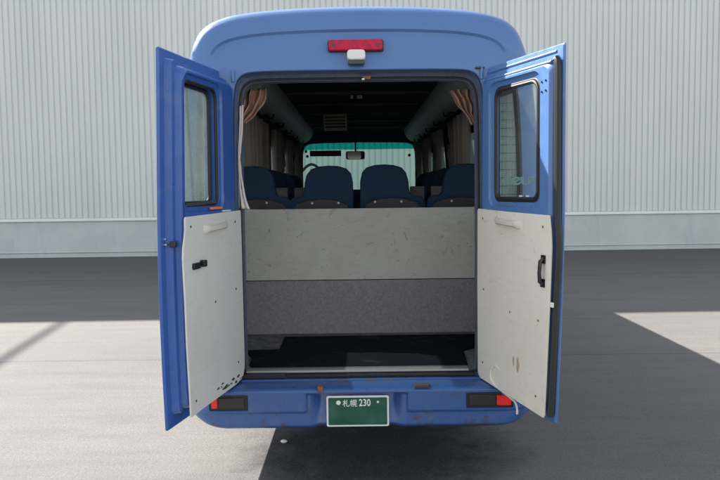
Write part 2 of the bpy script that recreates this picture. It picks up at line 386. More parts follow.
LF = loop([(0,1.12),(.4,1.12),(.80,1.12),(.86,1.13),(.885,1.16),(.888,1.22),(.888,1.3),(.888,1.4),(.888,1.5),(.888,1.65),(.888,1.9),(.885,2.12),(.87,2.23),(.85,2.28),(.81,2.31),(.74,2.325),(.65,2.33),(.55,2.333),(.4,2.336),(.2,2.338),(0,2.34)])
SF = sec(7)
ring(lerp2(SF, LF, .05), lambda x, z: 7.3); ring(lerp2(SF, LF, .25), lambda x, z: 7.5-.1*max(0, z-1.2)); ring(LF, lambda x, z: 7.58-.12*max(0, z-1.2)); ring(LF, lambda x, z: 7.52-.12*max(0, z-1.2))
def corner_cell(i, k):
    z = (LS[k][1]+LS[(k+1) % NL][1])/2; zo = (LO[k][1]+LO[(k+1) % NL][1])/2
    return 3 <= i <= 6 and abs(LS[k][0]) > .9 and 1.46 < zo < 2.10 and 1.40 < z < 2.16
def skip(i, k):
    if i in win_rings and side_win(k): return True
    return corner_cell(i, k)
V, F = loft(rings, skip=skip)
body = mesh('body', V, F, M_paint, van, smooth=True, sharp=32)
# --- glass of the fixed side and corner windows, each with a rubber frame
def window_from(cells, name, gm, inset):
    vid = {}; V = []; F = []
    cx = sum(rings[i][k][0] for i, k in cells)/len(cells)
    for i, k in cells:
        f = []
        for (p, q) in ((i, k), (i, (k+1) % NL), (i+1, (k+1) % NL), (i+1, k)):
            if (p, q) not in vid:
                x, y, z = rings[p][q]; vid[(p, q)] = len(V); V.append((x*(1-inset[0]), y+inset[1], z))
            f.append(vid[(p, q)])
        F.append(tuple(f))
    o = mesh(name, V, F, gm, van, smooth=True)
    from collections import Counter
    e = Counter()
    for f in F:
        for a, b in zip(f, f[1:]+f[:1]): e[frozenset((a, b))] += 1
    bd = [tuple(q) for q, c_ in e.items() if c_ == 1]; adj = {}
    for a, b in bd: adj.setdefault(a, []).append(b); adj.setdefault(b, []).append(a)
    st = bd[0][0]; path = [st]; prev = None
    while True:
        nx = [q for q in adj[path[-1]] if q != prev]
        if not nx or nx[0] == st: break
        prev = path[-1]; path.append(nx[0])
        if len(path) > 5000: break
    MB().tube([V[i] for i in path], 0.016, 6, closed=True).build('window_rubber', M_black, o, smooth=True)
    return o
for i, j in win_rings.items():
    for sgn in (-1, 1):
        cells = [(i, k) for k in range(NL) if side_win(k) and LS[k][0]*sgn > 0]
        window_from(cells, 'side_window', M_glass_side, (.004, 0))
for sgn in (-1, 1):
    cells = [(i, k) for i in range(3, 7) for k in range(NL) if corner_cell(i, k) and LS[k][0]*sgn > 0]
    window_from(cells, 'corner_window', M_glass_rear, (0, .004))
for sgn in (-1, 1):       # pale pleated blind with dark cords behind each corner window
    bV = [(sgn*(.69+.20*i/24), .075+.008*(i % 2), z) for z in (1.42, 2.14) for i in range(25)]
    bl_ = mesh('corner_blind', bV, [(i, i+1, i+26, i+25) for i in range(24)], M_blind, van)
    for i in range(14): MB().box(sgn*.79-.095, sgn*.79+.095, .060, .064, 1.475+.045*i, 1.479+.045*i).build('blind_cord', M_slate, bl_)
# --- inner lining
IL = [(x*.935, .40+(z-.36)*(2.52-.40)/(2.61-.36)) for x, z in LS]
IL2 = [(x, min(z, 2.46+ .02*(1-abs(x)))) for x, z in IL]
inner = []
for y_ in [.15, .449]+[v for a, b in WY for v in (a, b)]+[7.0, 7.45]:
    inner.append([(x, y_, z) for x, z in IL2])
LFi = [(x*.99, z) for x, z in LF]
inner.append([(x, 7.46, z) for x, z in LFi])
iw = {2+2*j for j in range(5)}
rim = [(x*.97, .15, z) for x, z in lip(LO, 0, 1.4, .0, .02)]
V, F = loft([rim]+inner, skip=lambda i, k: (i-1) in iw and side_win(k) or (i == 1 and False))
lining = mesh('interior_lining', V, F, M_lining, van, smooth=True, sharp=30)
# --- inner lip of the rear opening with its seals
L1 = LO; L2 = [(x*.962, (z-1.4)*.956+1.4) for x, z in LO]
L2 = [(x, max(z, .578)) for x, z in L2]
V, F = loft([[(x, .074, z) for x, z in L1], [(x, .078, z) for x, z in L2], [(x, .150, z) for x, z in L2], [(x, .152, z) for x, z in lip(L2, 0, 1.4, -.03, -.02)]])
mesh('door_jamb', V, F, M_slate, van, smooth=True)
MB().tube([(x, .006, z) for x, z in lerp2(LO, LS, .006)], .0035, 6, closed=True).build('opening_seal', M_black, van, smooth=True)
MB().tube([(x, .066, z) for x, z in lerp2(L2, LO, .25)], .0065, 8, closed=True).build('opening_seal', M_black, van, smooth=True)
# striker, latch and marks on the header
MB().box(-.005+.03, .068, .03, .07, 2.196, 2.214).build('door_striker', M_rust, van, bevel=.003)
MB().box(.02, .035, .02, .06, 2.19, 2.20).build('striker_bolt', M_chrome, van, bevel=.002)
# sill: rusty strip, aluminium tread
MB().box(-.645, .60, .058, .11, .584, .599).build('sill_tread', M_alu, van, bevel=.004)
MB().box(-.66, -.42, .02, .052, .564, .590).build('sill_rubber', M_black, van, bevel=.003)
MB().box(-.41, .63, .028, .052, .566, .581).build('sill_rubber', M_black, van, bevel=.003)
MB().box(-.665, .665, -.012, .01, .545, .566).build('sill_panel', M_bump, van, bevel=.004)
for xx in (-.135, .02, .115): MB().box(xx, xx+.055, -.016, .0, .552, .564).build('sill_bracket', M_rust, van, bevel=.003)
MB().box(.28, .36, -.155, -.10, .548, .566).build('bumper_clip', M_scuff, van, bevel=.004)
MB().box(-.235, -.205, -.158, -.11, .535, .566).build('bumper_clip', M_rust, van, bevel=.004)

# --- roof cap details
MB().prism(rr(-.160, .139, 2.335, 2.402, .012), 'y', .008, .03).build('brake_light_gasket', M_black, van, bevel=.002)
bl = MB().prism(rr(-.154, .133, 2.341, 2.397, .012), 'y', -.022, .012).build('high_brake_light', M_red, van, bevel=.005)
for xx in (-.128, .107): MB().disc((xx, 2.369), 'y', .009, -.0245, -.02, 12).build('lens_screw', M_smoke, bl)
cm = MB().prism(rr(-.056, .040, 2.285, 2.338, .018), 'y', -.060, .02).build('reversing_camera', M_white, van, bevel=.008)
MB().prism(rr(-.052, .036, 2.262, 2.292, .01), 'y', -.045, .015).build('camera_hood', M_smoke, cm, bevel=.005)

# --- bumper: one curved sheet with a plate recess and two lamp recesses
def sst(a, b, t):
    t = min(1, max(0, (t-a)/(b-a))); return t*t*(3-2*t)
def bump_y(x, z):
    ax = abs(x); yv = -.15
    if ax > .735: q = (ax-.735)/.235; yv += .30*(1-math.sqrt(max(0, 1-min(1, q)**2.4)))
    rec = (sst(-.300, -.291, x)-sst(.238, .247, x))
    if z < .355: yv += .04*((.355-z)/.03)**2
    if z > .535: yv += .03*((z-.535)/.02)**2
    yv += .012*(1-sst(.415, .43, z))*(1-max(0, rec))        # lower part set back
    if rec > 0:
        f = rec*(1-sst(.515, .528, z))
        dep = .065*sst(-.287, -.215, x)*(1-sst(.165, .235, x))+.020
        yv += f*dep*(.45+.55*(z-.33)/.18)
    for (a, b) in ((-.808, -.612), (.560, .800)):
        f = (sst(a-.004, a+.004, x)-sst(b-.004, b+.004, x))*(sst(.436, .442, z)-sst(.514, .520, z)); yv += .03*f
    return yv
xs = sorted(set([round(-.9625+i*.00875, 5) for i in range(221)]+[-.968, .968, -.966, .966]))
zs = [.318]+[round(.325+i*.0046, 5) for i in range(51)]
V = []; F = []
for z in zs:
    for x in xs:
        sx = 1.0
        if z < .41: sx = 1-.13*((.41-z)/.092)**2*min(1, abs(x)/.93)**4
        V.append((x*sx, bump_y(x, z), z))
nx_ = len(xs)
F = [(j*nx_+i, j*nx_+i+1, (j+1)*nx_+i+1, (j+1)*nx_+i) for j in range(len(zs)-1) for i in range(nx_-1)]
nv = len(V); zt = zs[-1]
for x in xs: V.append((x, max(.02, bump_y(x, zt)+.03) if abs(x) < .7 else max(.05, bump_y(x, zt)+.03), zt+.004))      # top shelf back to the body
t0 = (len(zs)-1)*nx_
F += [(t0+i, t0+i+1, nv+i+1, nv+i) for i in range(nx_-1)]
nb = len(V)
for x in xs: V.append((x*.9, max(.1, bump_y(x, .318)+.05), .322))                           # underside
F += [(i, i+1, nb+i+1, nb+i) for i in range(nx_-1)]
bumper = mesh('rear_bumper', V, F, M_bump, van, smooth=True, sharp=38)
m_ = MB()
for sgn in (-1, 1):
    pts = [(sgn*.70, -.0, .34), (sgn*.93, .14, .34), (sgn*.965, .42, .34), (sgn*.965, .42, .555), (sgn*.93, .14, .555), (sgn*.70, 0, .555)]
for sgn in (-1, 1): MB().prism([(sgn*.950, .140), (sgn*.972, .20), (sgn*.975, .55), (sgn*.9, .6)], 'z', .41, .552).build('bumper_end', M_bump, van, bevel=.01)
def tail_lamp(x0, x1, red0, red1):
    
    h = MB().prism(rr(x0-.005, x1+.005, .435, .521, .014), 'y', -.140, -.09).build('tail_lamp', M_blackgloss, van, bevel=.004)
    MB().prism(rr(min(red0, red1), max(red0, red1), .450, .506, .008), 'y', -.150, -.12).build('red_lens', M_red2, h, bevel=.003)
    a, b = (x0+.012, red0-.004) if red0 > x0+.05 else (red1+.004, x1-.012)
    MB().prism(rr(a, b, .450, .506, .008), 'y', -.146, -.12).build('smoked_lens', M_smoke, h, bevel=.003)
tail_lamp(.560, .800, .716, .792)
tail_lamp(-.808, -.612, -.800, -.768)

# --- number plate
pl = MB().prism(rr(-.190, .144, .336, .504, .010), 'y', -.122, -.112).build('number_plate', M_platew, van, bevel=.002)
MB().prism(rr(-.180, .134, .346, .494, .006), 'y', -.1245, -.1215).build('plate_face', M_green, pl)
def wall_text(s, size, x, z, y_, m, parent, name, sx=1.0):
    return text(name, s, size, m, parent, Matrix.Translation((x, y_, z)) @ Matrix.Rotation(PI/2, 4, 'X'), sx, bold=.0007)
text('plate_lettering', '札幌', .042, M_platew, pl, Matrix.Translation((-.104, -.1255, .449)) @ Matrix.Rotation(PI/2, 4, 'X'), .93, bold=.0002)
wall_text('230', .053, -.017, .449, -.1255, M_platew, pl, 'plate_lettering', .80)
MB().disc((-.126, .468), 'y', .012, -.1265, -.124, 20).build('plate_bolt', M_platew, pl)
MB().disc((.085, .470), 'y', .006, -.1265, -.124, 12).build('plate_bolt', M_platew, pl)

# ------------------------------------------------------------------ rear doors (u along the door, v through its thickness, z up)
def make_door(hx, d, sgn, thick):
    ang = math.atan2(d[1], d[0]); mir = sgn < 0
    fl = (lambda v: -v) if mir else (lambda v: v)
    e_ = 0 if mir else .030
    wu0, wu1 = (.205, .595) if mir else (.125, .545)
    hole = rr(wu0, wu1, 1.535, 2.115, (.045, .045, .055, .055))
    def R(P, v): return [(u, fl(v), z) for u, z in P]
    def o(u0, u1, z0, z1, r): return rr(u0, u1, z0, z1, r)
    g = lambda P, e: [( (wu0+wu1)/2+(u-(wu0+wu1)/2)*(1+e/.2), 1.825+(z-1.825)*(1+e/.3)) for u, z in P]
    rg = [R(hole, thick-.012), R(hole, .022), R(g(hole, .006), .016), R(g(hole, .026), .012), R(g(hole, .032), 0),
          R(o(.03, .615+e_, .60, 2.155, (.03, .05, .05, .04)), 0), R(o(.022, .630+e_, .59, 2.168, (.03, .05, .05, .04)), .012), R(o(.016, .634+e_, .588, 2.176, (.02, .04, .04, .03)), thick*.42),
          R(o(.008, .652+e_*.7, .575, 2.196, (.02, .03, .03, .02)), thick*.46), R(o(.004, .660+e_*.5, .57, 2.204, .02), thick-.016),
          R(o(-.004, .694, .512, 2.240, .012), thick-.012), R(o(-.004, .700, .506, 2.246, .012), thick-.006), R(o(-.004, .700, .506, 2.246, .012), thick), R(o(.0, .694, .512, 2.240, .012), thick+.004),
          R(g(hole, .01), thick+.004), R(hole, thick-.004)]
    V, F = loft(rg)
    dr = mesh('rear_door', V, F, M_door if mir else M_paint, van, smooth=True, sharp=28)
    dr.location = (hx, 0.0, 0); dr.rotation_euler = (0, 0, ang)
    gw = thick-.03
    pane = MB().prism(g(hole, .004), 'y', fl(gw), fl(gw+.005)).build('window_pane', M_glass_left if mir else M_glass, dr)
    MB().tube(R(hole, .024), .0085, 8, closed=True).build('window_seal', M_black, dr, smooth=True)
    MB().tube(R(g(hole, -.012), gw-.004), .010, 8, closed=True).build('window_seal', M_black, dr, smooth=True)
    return dr, fl, pane
# left door
LD, fl, _ = make_door(-.662, (-.190, -.982), -1, .092)
pan = [(-.035, .62), (0.02, .572), (.55, .568), (.640, .565), (.640, .66), (.643, .9), (.648, 1.1), (.652, 1.26), (.650, 1.33), (.636, 1.38), (.628, 1.43), (.632, 1.478), (.628, 1.486), (.3, 1.492), (-.025, 1.498), (-.03, 1.30), (-.032, .9)]
def sheet(pts, name, m, dr, v0, v1, fl, bev=.003):
    P = catmull(pts, 3); return MB().prism(P, 'y', fl(v0), fl(v1)).build(name, m, dr, bevel=bev)
lp = MB().prism([(-.035,.68),(-.03,.63),(-.012,.595),(.02,.575),(.10,.566),(.55,.560),(.636,.556),(.640,.566),(.640,.66),(.643,.9),(.648,1.1),(.655,1.22),(.658,1.30),(.652,1.35),(.638,1.39),(.630,1.43),(.632,1.472),(.626,1.486),(.3,1.492),(-.020,1.498),(-.026,1.49),(-.03,1.3),(-.032,.9)], 'y', fl(-.010), fl(-.001)).build('door_board', M_panelL, LD, bevel=.002)
def pull(dr, u0, u1, z, m, drop):
    mb = MB(); pr = []
    for i in range(17):
        t = i/16; u = u0+(u1-u0)*t; h = .034*min(1, math.sin(PI*min(1, max(0, t)))**.35 if 0 < t < 1 else 0)
        zz = z+drop*t
        e = .014+.006*(abs(t-.5)*2)**3
        pr.append([(u, fl(-.008-h*q[0]), zz+e*q[1]) for q in ((0, 1), (.6, 1.15), (1, .7), (1, -.5), (.6, -1), (0, -.9))])
    V, F = loft(pr, cap0=True, cap1=True); return mesh('pull_handle', V, F, m, dr, smooth=True, sharp=50)
pull(LD, .175, .445, 1.430, M_offw, -.012)
def latch(u0, u1, z0, z1, dep, m, nm='door_latch'): return MB().prism(rr(u0, u1, z0, z1, .008), 'y', fl(-.009), fl(-dep)).build(nm, m, LD, bevel=.003)
latch(.505, .575, 1.238, 1.268, .022, M_blackgloss); latch(.462, .494, 1.243, 1.276, .035, M_blackgloss, 'lock_knob')
mb = MB(); mb.box(.652, .668, fl(.052), fl(.022), 1.350, 1.378); mb.build('edge_latch', M_blackgloss, LD, bevel=.003)
mb = MB(); mb.box(.650, .676, fl(.082), fl(.060), 1.360, 1.366); mb.box(.650, .672, fl(.086), fl(.066), 1.384, 1.392); mb.build('edge_latch', M_chrome, LD, bevel=.001)
# ledge items under the left window
mb = MB(); mb.box(.20, .34, fl(.006), fl(-.004), 1.512, 1.524); mb.build('ledge_sticker', M_orange, LD, bevel=.002)
mb = MB(); mb.box(.10, .20, fl(.002), fl(-.006), 1.497, 1.505); mb.build('ledge_sticker', M_white, LD, bevel=.002)
mb = MB(); mb.tube([(.235, fl(.02), 1.548), (.575, fl(.02), 1.540)], .006, 6); mb.build('window_rail', M_chrome, LD)
mb = MB(); mb.tube([(.37, fl(.080), 1.53), (.43, fl(.080), 2.10)], .009, 6); mb.build('window_strut', M_slate, LD)
# dark scuffs along the bottom edge of the left board, each a chip in its surface
mb = MB()
for i in range(13):
    u = .015+.026*i+random.uniform(-.012, .012); z = .590+random.uniform(-.010, .020)+(.012 if i > 9 else 0); s = random.uniform(.003, .011)
    P = [(u+s*(2.0+random.uniform(-.9, .9))*math.cos(a*PI/5), z+s*.8*math.sin(a*PI/5)*(1+random.uniform(-.5, .5))) for a in range(10)]
    mb.prism(P, 'y', fl(-.0095), fl(-.0112))
mb.build('board_chips', M_scuff, LD)
# right door
RD, fl, pane = make_door(.652, (.352, -.936), 1, .054)
rp = MB().prism([(-.010,.60),(-.004,.58),(.02,.566),(.3,.552),(.670,.536),(.678,.55),(.680,.9),(.685,1.1),(.687,1.25),(.688,1.33),(.680,1.40),(.672,1.45),(.668,1.474),(.3,1.482),(-.004,1.492),(-.012,1.48),(-.014,1.1)], 'y', fl(-.010), fl(-.001)).build('door_board', M_panelR, RD, bevel=.002)
pull(RD, .19, .43, 1.435, M_offw, -.014)
# vertical black grab handle
mb = MB(); mb.tube([(.632, fl(-.008), 1.275), (.634, fl(-.030), 1.262), (.634, fl(-.034), 1.21), (.634, fl(-.030), 1.168), (.632, fl(-.008), 1.155)], [.011, .010, .009, .010, .011], 10)
mb.box(.616, .648, fl(-.016), fl(-.009), 1.252, 1.290); mb.box(.616, .648, fl(-.016), fl(-.009), 1.142, 1.180); gh = mb.build('grab_handle', M_blackgloss, RD, smooth=True)
# free-edge weather strip following the board's outline
ws = [(.688, .545), (.692, .9), (.698, 1.1), (.705, 1.25), (.706, 1.33), (.700, 1.40), (.690, 1.47), (.686, 1.8), (.684, 2.14), (.668, 2.17)]
mb = MB(); mb.tube([(u, fl(.020), z) for u, z in catmull(ws, 4, closed=False)], .0165, 8); mb.build('weather_strip', M_black, RD, smooth=True)
mb = MB(); mb.box(.678, .704, fl(.005), fl(-.002), 1.055, 1.078); mb.build('white_tab', M_white, RD, bevel=.002)
for uu, zz in ((.590, 2.085), (.622, 2.088), (.590, 2.04), (.622, 2.043)):
    MB().disc((uu, zz), 'y', .0045, fl(-.004), fl(.004), 10).build('frame_screw', M_blackgloss, RD)
for dr_, f_, pts_ in ((LD, lambda v: -v, ((.06, 1.44), (.58, 1.44), (.06, .68), (.585, .62), (.33, 1.05), (.07, 1.08))), (RD, lambda v: v, ((.05, 1.44), (.62, 1.42), (.05, .66), (.60, .62), (.34, .98), (.60, .98), (.06, 1.06)))):
    for u_, z_ in pts_: MB().disc((u_, z_), 'y', .0055, f_(-.0125), f_(-.0095), 12).build('board_screw', M_scuff if dr_ is LD else M_rust, dr_)
# two bright ledges of the upper frame
for z_, v_ in ((2.168, .012), (2.215, .040)):
    MB().tube([(.03, fl(v_), z_), (.65, fl(v_), z_)], .008, 6).build('frame_ledge', M_paint, RD, smooth=True)
# lettering on the outside of the pane (reads from outside, mirrored from inside)
for zz, m_q in ((1.618, M_decal),):
    mt = Matrix.Translation((.155, fl(.054-.030+.0075), zz)) @ Matrix(((-1, 0, 0, 0), (0, 0, 1, 0), (0, 1, 0, 0), (0, 0, 0, 1)))
    tx = text('glass_lettering', 'FUSO', .052, M_decal, pane, mt, 2.7, bold=.0022)
    bb = [v.co.x for v in tx.data.vertices]; sh = .517-max(bb)
    tx.data.transform(Matrix.Translation((sh, 0, 0)))
# wiper-arm like bar on the glass base of the right window
mb = MB(); mb.box(.30, .50, fl(.02), fl(.034), 1.536, 1.552); wc = mb.build('window_catch', M_blackgloss, RD, bevel=.004)
for xx in (.43, .37): MB().disc((xx, 1.557), 'y', .008, fl(.012), fl(.03), 10).build('catch_screw', M_chrome, RD)
# the doors are not flat: their skins belly out a little towards the foot
def warp(o, kz, ang):
    def k(z):
        for (z0, a), (z1, b) in zip(kz, kz[1:]):
            if z <= z1: return a+(b-a)*max(0, (z-z0)/(z1-z0))
        return kz[-1][1]
    for v in o.data.vertices:
        s_ = k(v.co.z)*max(0, v.co.x)/.7; v.co.x += s_*math.cos(ang); v.co.y -= s_*math.sin(ang)
    for ch in o.children: warp(ch, kz, ang)
warp(LD, [(.5, -.016), (.9, -.026), (1.4, -.026), (2.2, -.006)], LD.rotation_euler.z)
warp(RD, [(.5, -.045), (.9, -.030), (1.4, -.018), (2.2, -.018)], RD.rotation_euler.z)
# hinges
for hx, s_ in ((-.668, -1), (.660, 1)):
    for z_ in (2.215, 1.42, .70):
        MB().tube([(hx, -.006, z_-.03), (hx, -.006, z_+.03)], .010, 10).build('door_hinge', M_paint, van, smooth=True)
mb = MB(); mb.box(.625, .675, -.015, .0, 2.238, 2.248); mb.build('hinge_cover', M_smoke, van, bevel=.003)

# ------------------------------------------------------------------ cargo bay
MB().box(-.905, .905, .152, 7.3, .525, .585).build('floor', M_floor, van)
MB().box(-.89, .89, 1.14, 1.165, .972, 1.472).build('plywood_partition', M_ply, van, bevel=.002)
MB().box(-.89, .89, 1.15, 1.19, .585, .966).build('carpet_partition', M_carpet, van, bevel=.004)
MB().box(-.91, .91, 1.19, 7.2, .604, .84).build('raised_floor', M_lining, van)
for s_ in (-1, 1): MB().box(s_*.905-.012, s_*.905+.012, .16, 1.14, .585, 1.45).build('side_trim', M_slate, van)
# ------------------------------------------------------------------ interior fittings
def duct(s_):
    prof = [(.655, 2.470), (.658, 2.435), (.668, 2.40), (.685, 2.366), (.708, 2.336), (.738, 2.312), (.772, 2.294), (.81, 2.284), (.86, 2.276), (.90, 2.26), (.93, 2.3), (.90, 2.46)]
    rg = []
    for y_ in [1.35+i*.25 for i in range(22)]:
        rg.append([(s_*x, y_, z) for x, z in prof])
    V, F = loft(rg, cap0=True, cap1=True)
    d = mesh('air_duct', V, F, M_duct, van, smooth=True, sharp=50)
    for i in range(6):
        y_ = 1.75+.85*i
        mb = MB(); mb.tube([(s_*.835, y_, 2.275), (s_*.80, y_, 2.245), (s_*.765, y_, 2.25), (s_*.755, y_, 2.285)], .010, 6); mb.box(s_*.835-.035, s_*.835+.035, y_-.06, y_+.06, 2.235, 2.282)
        mb.build('coat_hook', M_blackgloss, d, smooth=True)
duct(-1); duct(1)
for i in range(6): MB().box(-.64, .64, 1.72+.85*i, 1.765+.85*i, 2.456, 2.480).build('ceiling_batten', M_trim2, van, bevel=.004)
vb = MB().box(-.392, -.132, 4.25, 4.34, 2.275, 2.455).build('ceiling_vent', M_offw, van, bevel=.008)
mb = MB()
for i in range(4): mb.box(-.375, -.150, 4.235, 4.249, 2.300+.036*i, 2.316+.036*i)
mb.build('vent_slats', M_vinyl, vb)
for xx in (-.058, .0, .025): MB().disc((xx, 2.80), 'z', .012, 2.440, 2.470, 12).build('ceiling_stud', M_white, van)
for x0 in (-.362, .206): MB().box(x0, x0+.131, 1.66, 1.69, 2.440, 2.470).build('ceiling_clip', M_grey, van, bevel=.004)
MB().box(-.86, .82, 6.2, 7.3, .84, 1.22).build('dashboard', M_lining, van, bevel=.06)
wsn = mesh('windscreen', [(x, 7.55-.12*max(0, z-1.2), z) for x, z in LF], [tuple(range(len(LF)))], M_wind, van)
bandL = [(x, z) for x, z in LF if z > 2.245]; 
bp = [(x*.992, 7.535-.12*(z-1.2), z) for x, z in bandL]
mesh('tint_band', bp+[(-.88, 7.535-.12*1.035, 2.235), (.88, 7.535-.12*1.035, 2.235)], [], M_band, wsn) if False else None
bx = sorted(bandL, key=lambda p: p[0])
bV = [(x, 7.525-.12*(z-1.2), z-.002) for x, z in bx]+[(x, 7.525-.12*1.03, 2.232) for x, z in bx]; q = len(bx)
mesh('tint_band', bV, [(i, i+1, q+i+1, q+i) for i in range(q-1)], M_band, wsn)
vs = MB().box(-.72, -.26, 6.72, 6.75, 2.10, 2.185).build('sun_visor', M_blackgloss, van, bevel=.01)
rm = MB().prism(rr(-.19, .085, 2.045, 2.165, .03), 'y', 6.62, 6.66).build('rear_view_mirror', M_blackgloss, van, bevel=.008)
MB().prism(rr(-.165, .030, 2.052, 2.156, .02), 'y', 6.612, 6.621).build('mirror_face', M_mirror, rm)
MB().tube([(-.05, 6.66, 2.15), (-.05, 6.95, 2.40)], .012, 8).build('mirror_arm', M_blackgloss, rm)
# rounded pale passenger grab rail in front of the dash, left side
MB().tube([(-.86+.30*t/10, 6.9, 1.88+.11*math.sin(PI*t/10)) for t in range(11)], .020, 8).build('grab_rail', M_white, van, smooth=True)
for xx, zz in ((-.82, 2.205), (-.80, 2.13), (.78, 2.13)): MB().disc((xx, zz), 'y', .022, 7.30, 7.36, 12).build('windscreen_sensor', M_blackgloss, van)

def make_seat(s_, first=False):
    """s_ = side of the lower shoulder"""
    st = MB(); up = [(-.172, 1.28), (-.176, 1.55), (-.168, 1.66), (-.140, 1.735), (-.09, 1.764), (0, 1.772), (.09, 1.764), (.140, 1.735), (.168, 1.66), (.176, 1.55), (.178, 1.545)]
    out_ = [(-.172, 1.0), (-.176, 1.30), (-.178, 1.55), (-.176, 1.66), (-.162, 1.725), (-.130, 1.760), (-.07, 1.778), (0, 1.782), (.07, 1.776), (.125, 1.758), (.158, 1.72), (.174, 1.66), (.180, 1.60), (.186, 1.568), (.20, 1.558), (.26, 1.552), (.288, 1.532), (.298, 1.49), (.296, 1.40), (.296, 1.0)]
    P = [(s_*x, z) for x, z in out_]
    backr = st.prism(P, 'y', 0, .10).build('seat', M_navy, van, bevel=.025)
    vp = [(-.160, 1.0), (-.160, 1.44), (-.135, 1.50), (-.06, 1.532), (.05, 1.543), (.15, 1.534), (.235, 1.508), (.272, 1.46), (.278, 1.40), (.278, 1.0)]
    MB().prism([(s_*x, z) for x, z in vp], 'y', -.014, .02).build('seat_back_shell', M_vinyl, backr, bevel=.008)
    pp = [(s_*x, -.012, z+.004) for x, z in vp[1:-1]]
    MB().tube(pp, .005, 6).build('seat_piping', M_navy, backr, smooth=True)
    for xx in (-.07, .12): MB().disc((s_*xx+.0, 1.512), 'y', .008, -.020, -.010, 12).build('seat_stud', M_white, backr)
    MB().prism(rr(min(s_*-.19, s_*.29), max(s_*-.19, s_*.29), 1.18, 1.30, .04), 'y', .08, .50).build('seat_cushion', M_navy, backr, bevel=.02)
    MB().box(s_*.05-.12, s_*.05+.12, .15, .42, .842, 1.18).build('seat_base', M_vinyl, backr, bevel=.01)
    return backr
def copy_part(o, parent):
    c_ = o.copy(); C.objects.link(c_); c_.parent = parent; c_.matrix_parent_inverse = o.matrix_parent_inverse.copy(); return c_
seatR = make_seat(1); seatL = make_seat(-1)
first = {1: True, -1: True}
for row, y_ in enumerate((1.32, 2.18, 3.02, 3.86)):
    for X, s_ in ((-.79, 1), (-.222, -1), (.182, 1), (.785, -1)):
        if row and abs(X) < .3: 
            continue
        src = seatR if s_ > 0 else seatL
        if first[s_]: o = src; first[s_] = False
        else:
            o = copy_part(src, van)
            for ch in src.children: copy_part(ch, o)
        o.location = (X, y_, 0 if row else random.uniform(-.004, .004)); o['group'] = 'passenger seats in rows'
# the folding aisle seat in the second row
fs = MB().prism([(-.13, 1.0), (-.13, 1.56), (-.09, 1.605), (.09, 1.605), (.13, 1.56), (.13, 1.0)], 'y', 2.2, 2.28).build('folding_seat', M_navy, van, bevel=.02)
MB().box(-.1, .1, 2.185, 2.199, 1.1, 1.5).build('folding_seat_shell', M_vinyl, fs, bevel=.005)
for s_ in (-1, 1):
    
    for a_, b_ in ((.40, .515), (.565, .68)): MB().box(min(s_*a_, s_*b_), max(s_*a_, s_*b_), 1.80, 1.83, 1.48, 1.625).build('armrest_panel', M_trim, van, bevel=.01)

# ------------------------------------------------------------------ curtains
GC = 'taupe curtains drawn along the side windows'
def side_curtain(s_, ya, yb, label, xin=.83):
    V = []; F = []; n_ = 60; zs_ = [1.32, 1.5, 1.7, 1.9, 2.08, 2.20]
    ph = random.uniform(0, 6)
    for j, z in enumerate(zs_):
        fl_ = 1+.12*math.sin(z*2+ph)
        for i in range(n_+1):
            t = i/n_; sq = 1-.10*math.exp(-((z-1.75)/.25)**2)
            yy = (ya+yb)/2+(t-.5)*(yb-ya)*sq
            V.append((s_*(xin+.028*math.sin(t*2*PI*9*fl_+ph+.3*math.sin(7*t+z))+.010*math.sin(31*t)), yy, z))
    m1 = n_+1
    F = [(j*m1+i, j*m1+i+1, (j+1)*m1+i+1, (j+1)*m1+i) for j in range(len(zs_)-1) for i in range(n_)]
    o = mesh('curtain', V, F, M_curt, None, smooth=True, sharp=80); o.location = (0, Y0, 0)
    sm = o.modifiers.new('solid', 'SOLIDIFY'); sm.thickness = .003
    tag(o, label, 'curtain', GC)
pos = ['nearest the rear doors', 'second from the rear', 'third from the rear', 'fourth from the rear, close to the windscreen']
for j, (a_, b_) in enumerate(((1.48, 2.62), (3.18, 3.98), (4.55, 5.15), (5.75, 6.4))):
    side_curtain(-1, a_, b_, 'taupe pleated curtain on the left side windows, %s' % pos[j])
for j, (a_, b_) in enumerate(((1.66, 2.70), (3.38, 4.05), (4.62, 5.2), (5.8, 6.4))):
    side_curtain(1, a_, b_, 'taupe pleated curtain on the right side windows, %s' % pos[j])
def fan(top, bot, folds, amp, m, name, label, cat, y_, grp=None):
    """gathered cloth between a top line and a bottom line, each ((x,z),(x,z))"""
    V = []; F = []; n_ = 48; R_ = 10
    for j in range(R_+1):
        s = j/R_
        for i in range(n_+1):
            t = i/n_
            xt = top[0][0]+(top[1][0]-top[0][0])*t; zt_ = top[0][1]+(top[1][1]-top[0][1])*t
            xb = bot[0][0]+(bot[1][0]-bot[0][0])*t; zb = bot[0][1]+(bot[1][1]-bot[0][1])*t
            V.append((xt+(xb-xt)*s, y_+amp*(1-.4*s)*math.sin(folds*2*PI*t+.8*s)+.03*s, zt_+(zb-zt_)*s))
    m1 = n_+1
    F = [(j*m1+i, j*m1+i+1, (j+1)*m1+i+1, (j+1)*m1+i) for j in range(R_) for i in range(n_)]
    o = mesh(name, V, F, m, None, smooth=True, sharp=80); o.location = (0, Y0, 0)
    sm = o.modifiers.new('solid', 'SOLIDIFY'); sm.thickness = .003
    if label: tag(o, label, cat, grp)
    return o
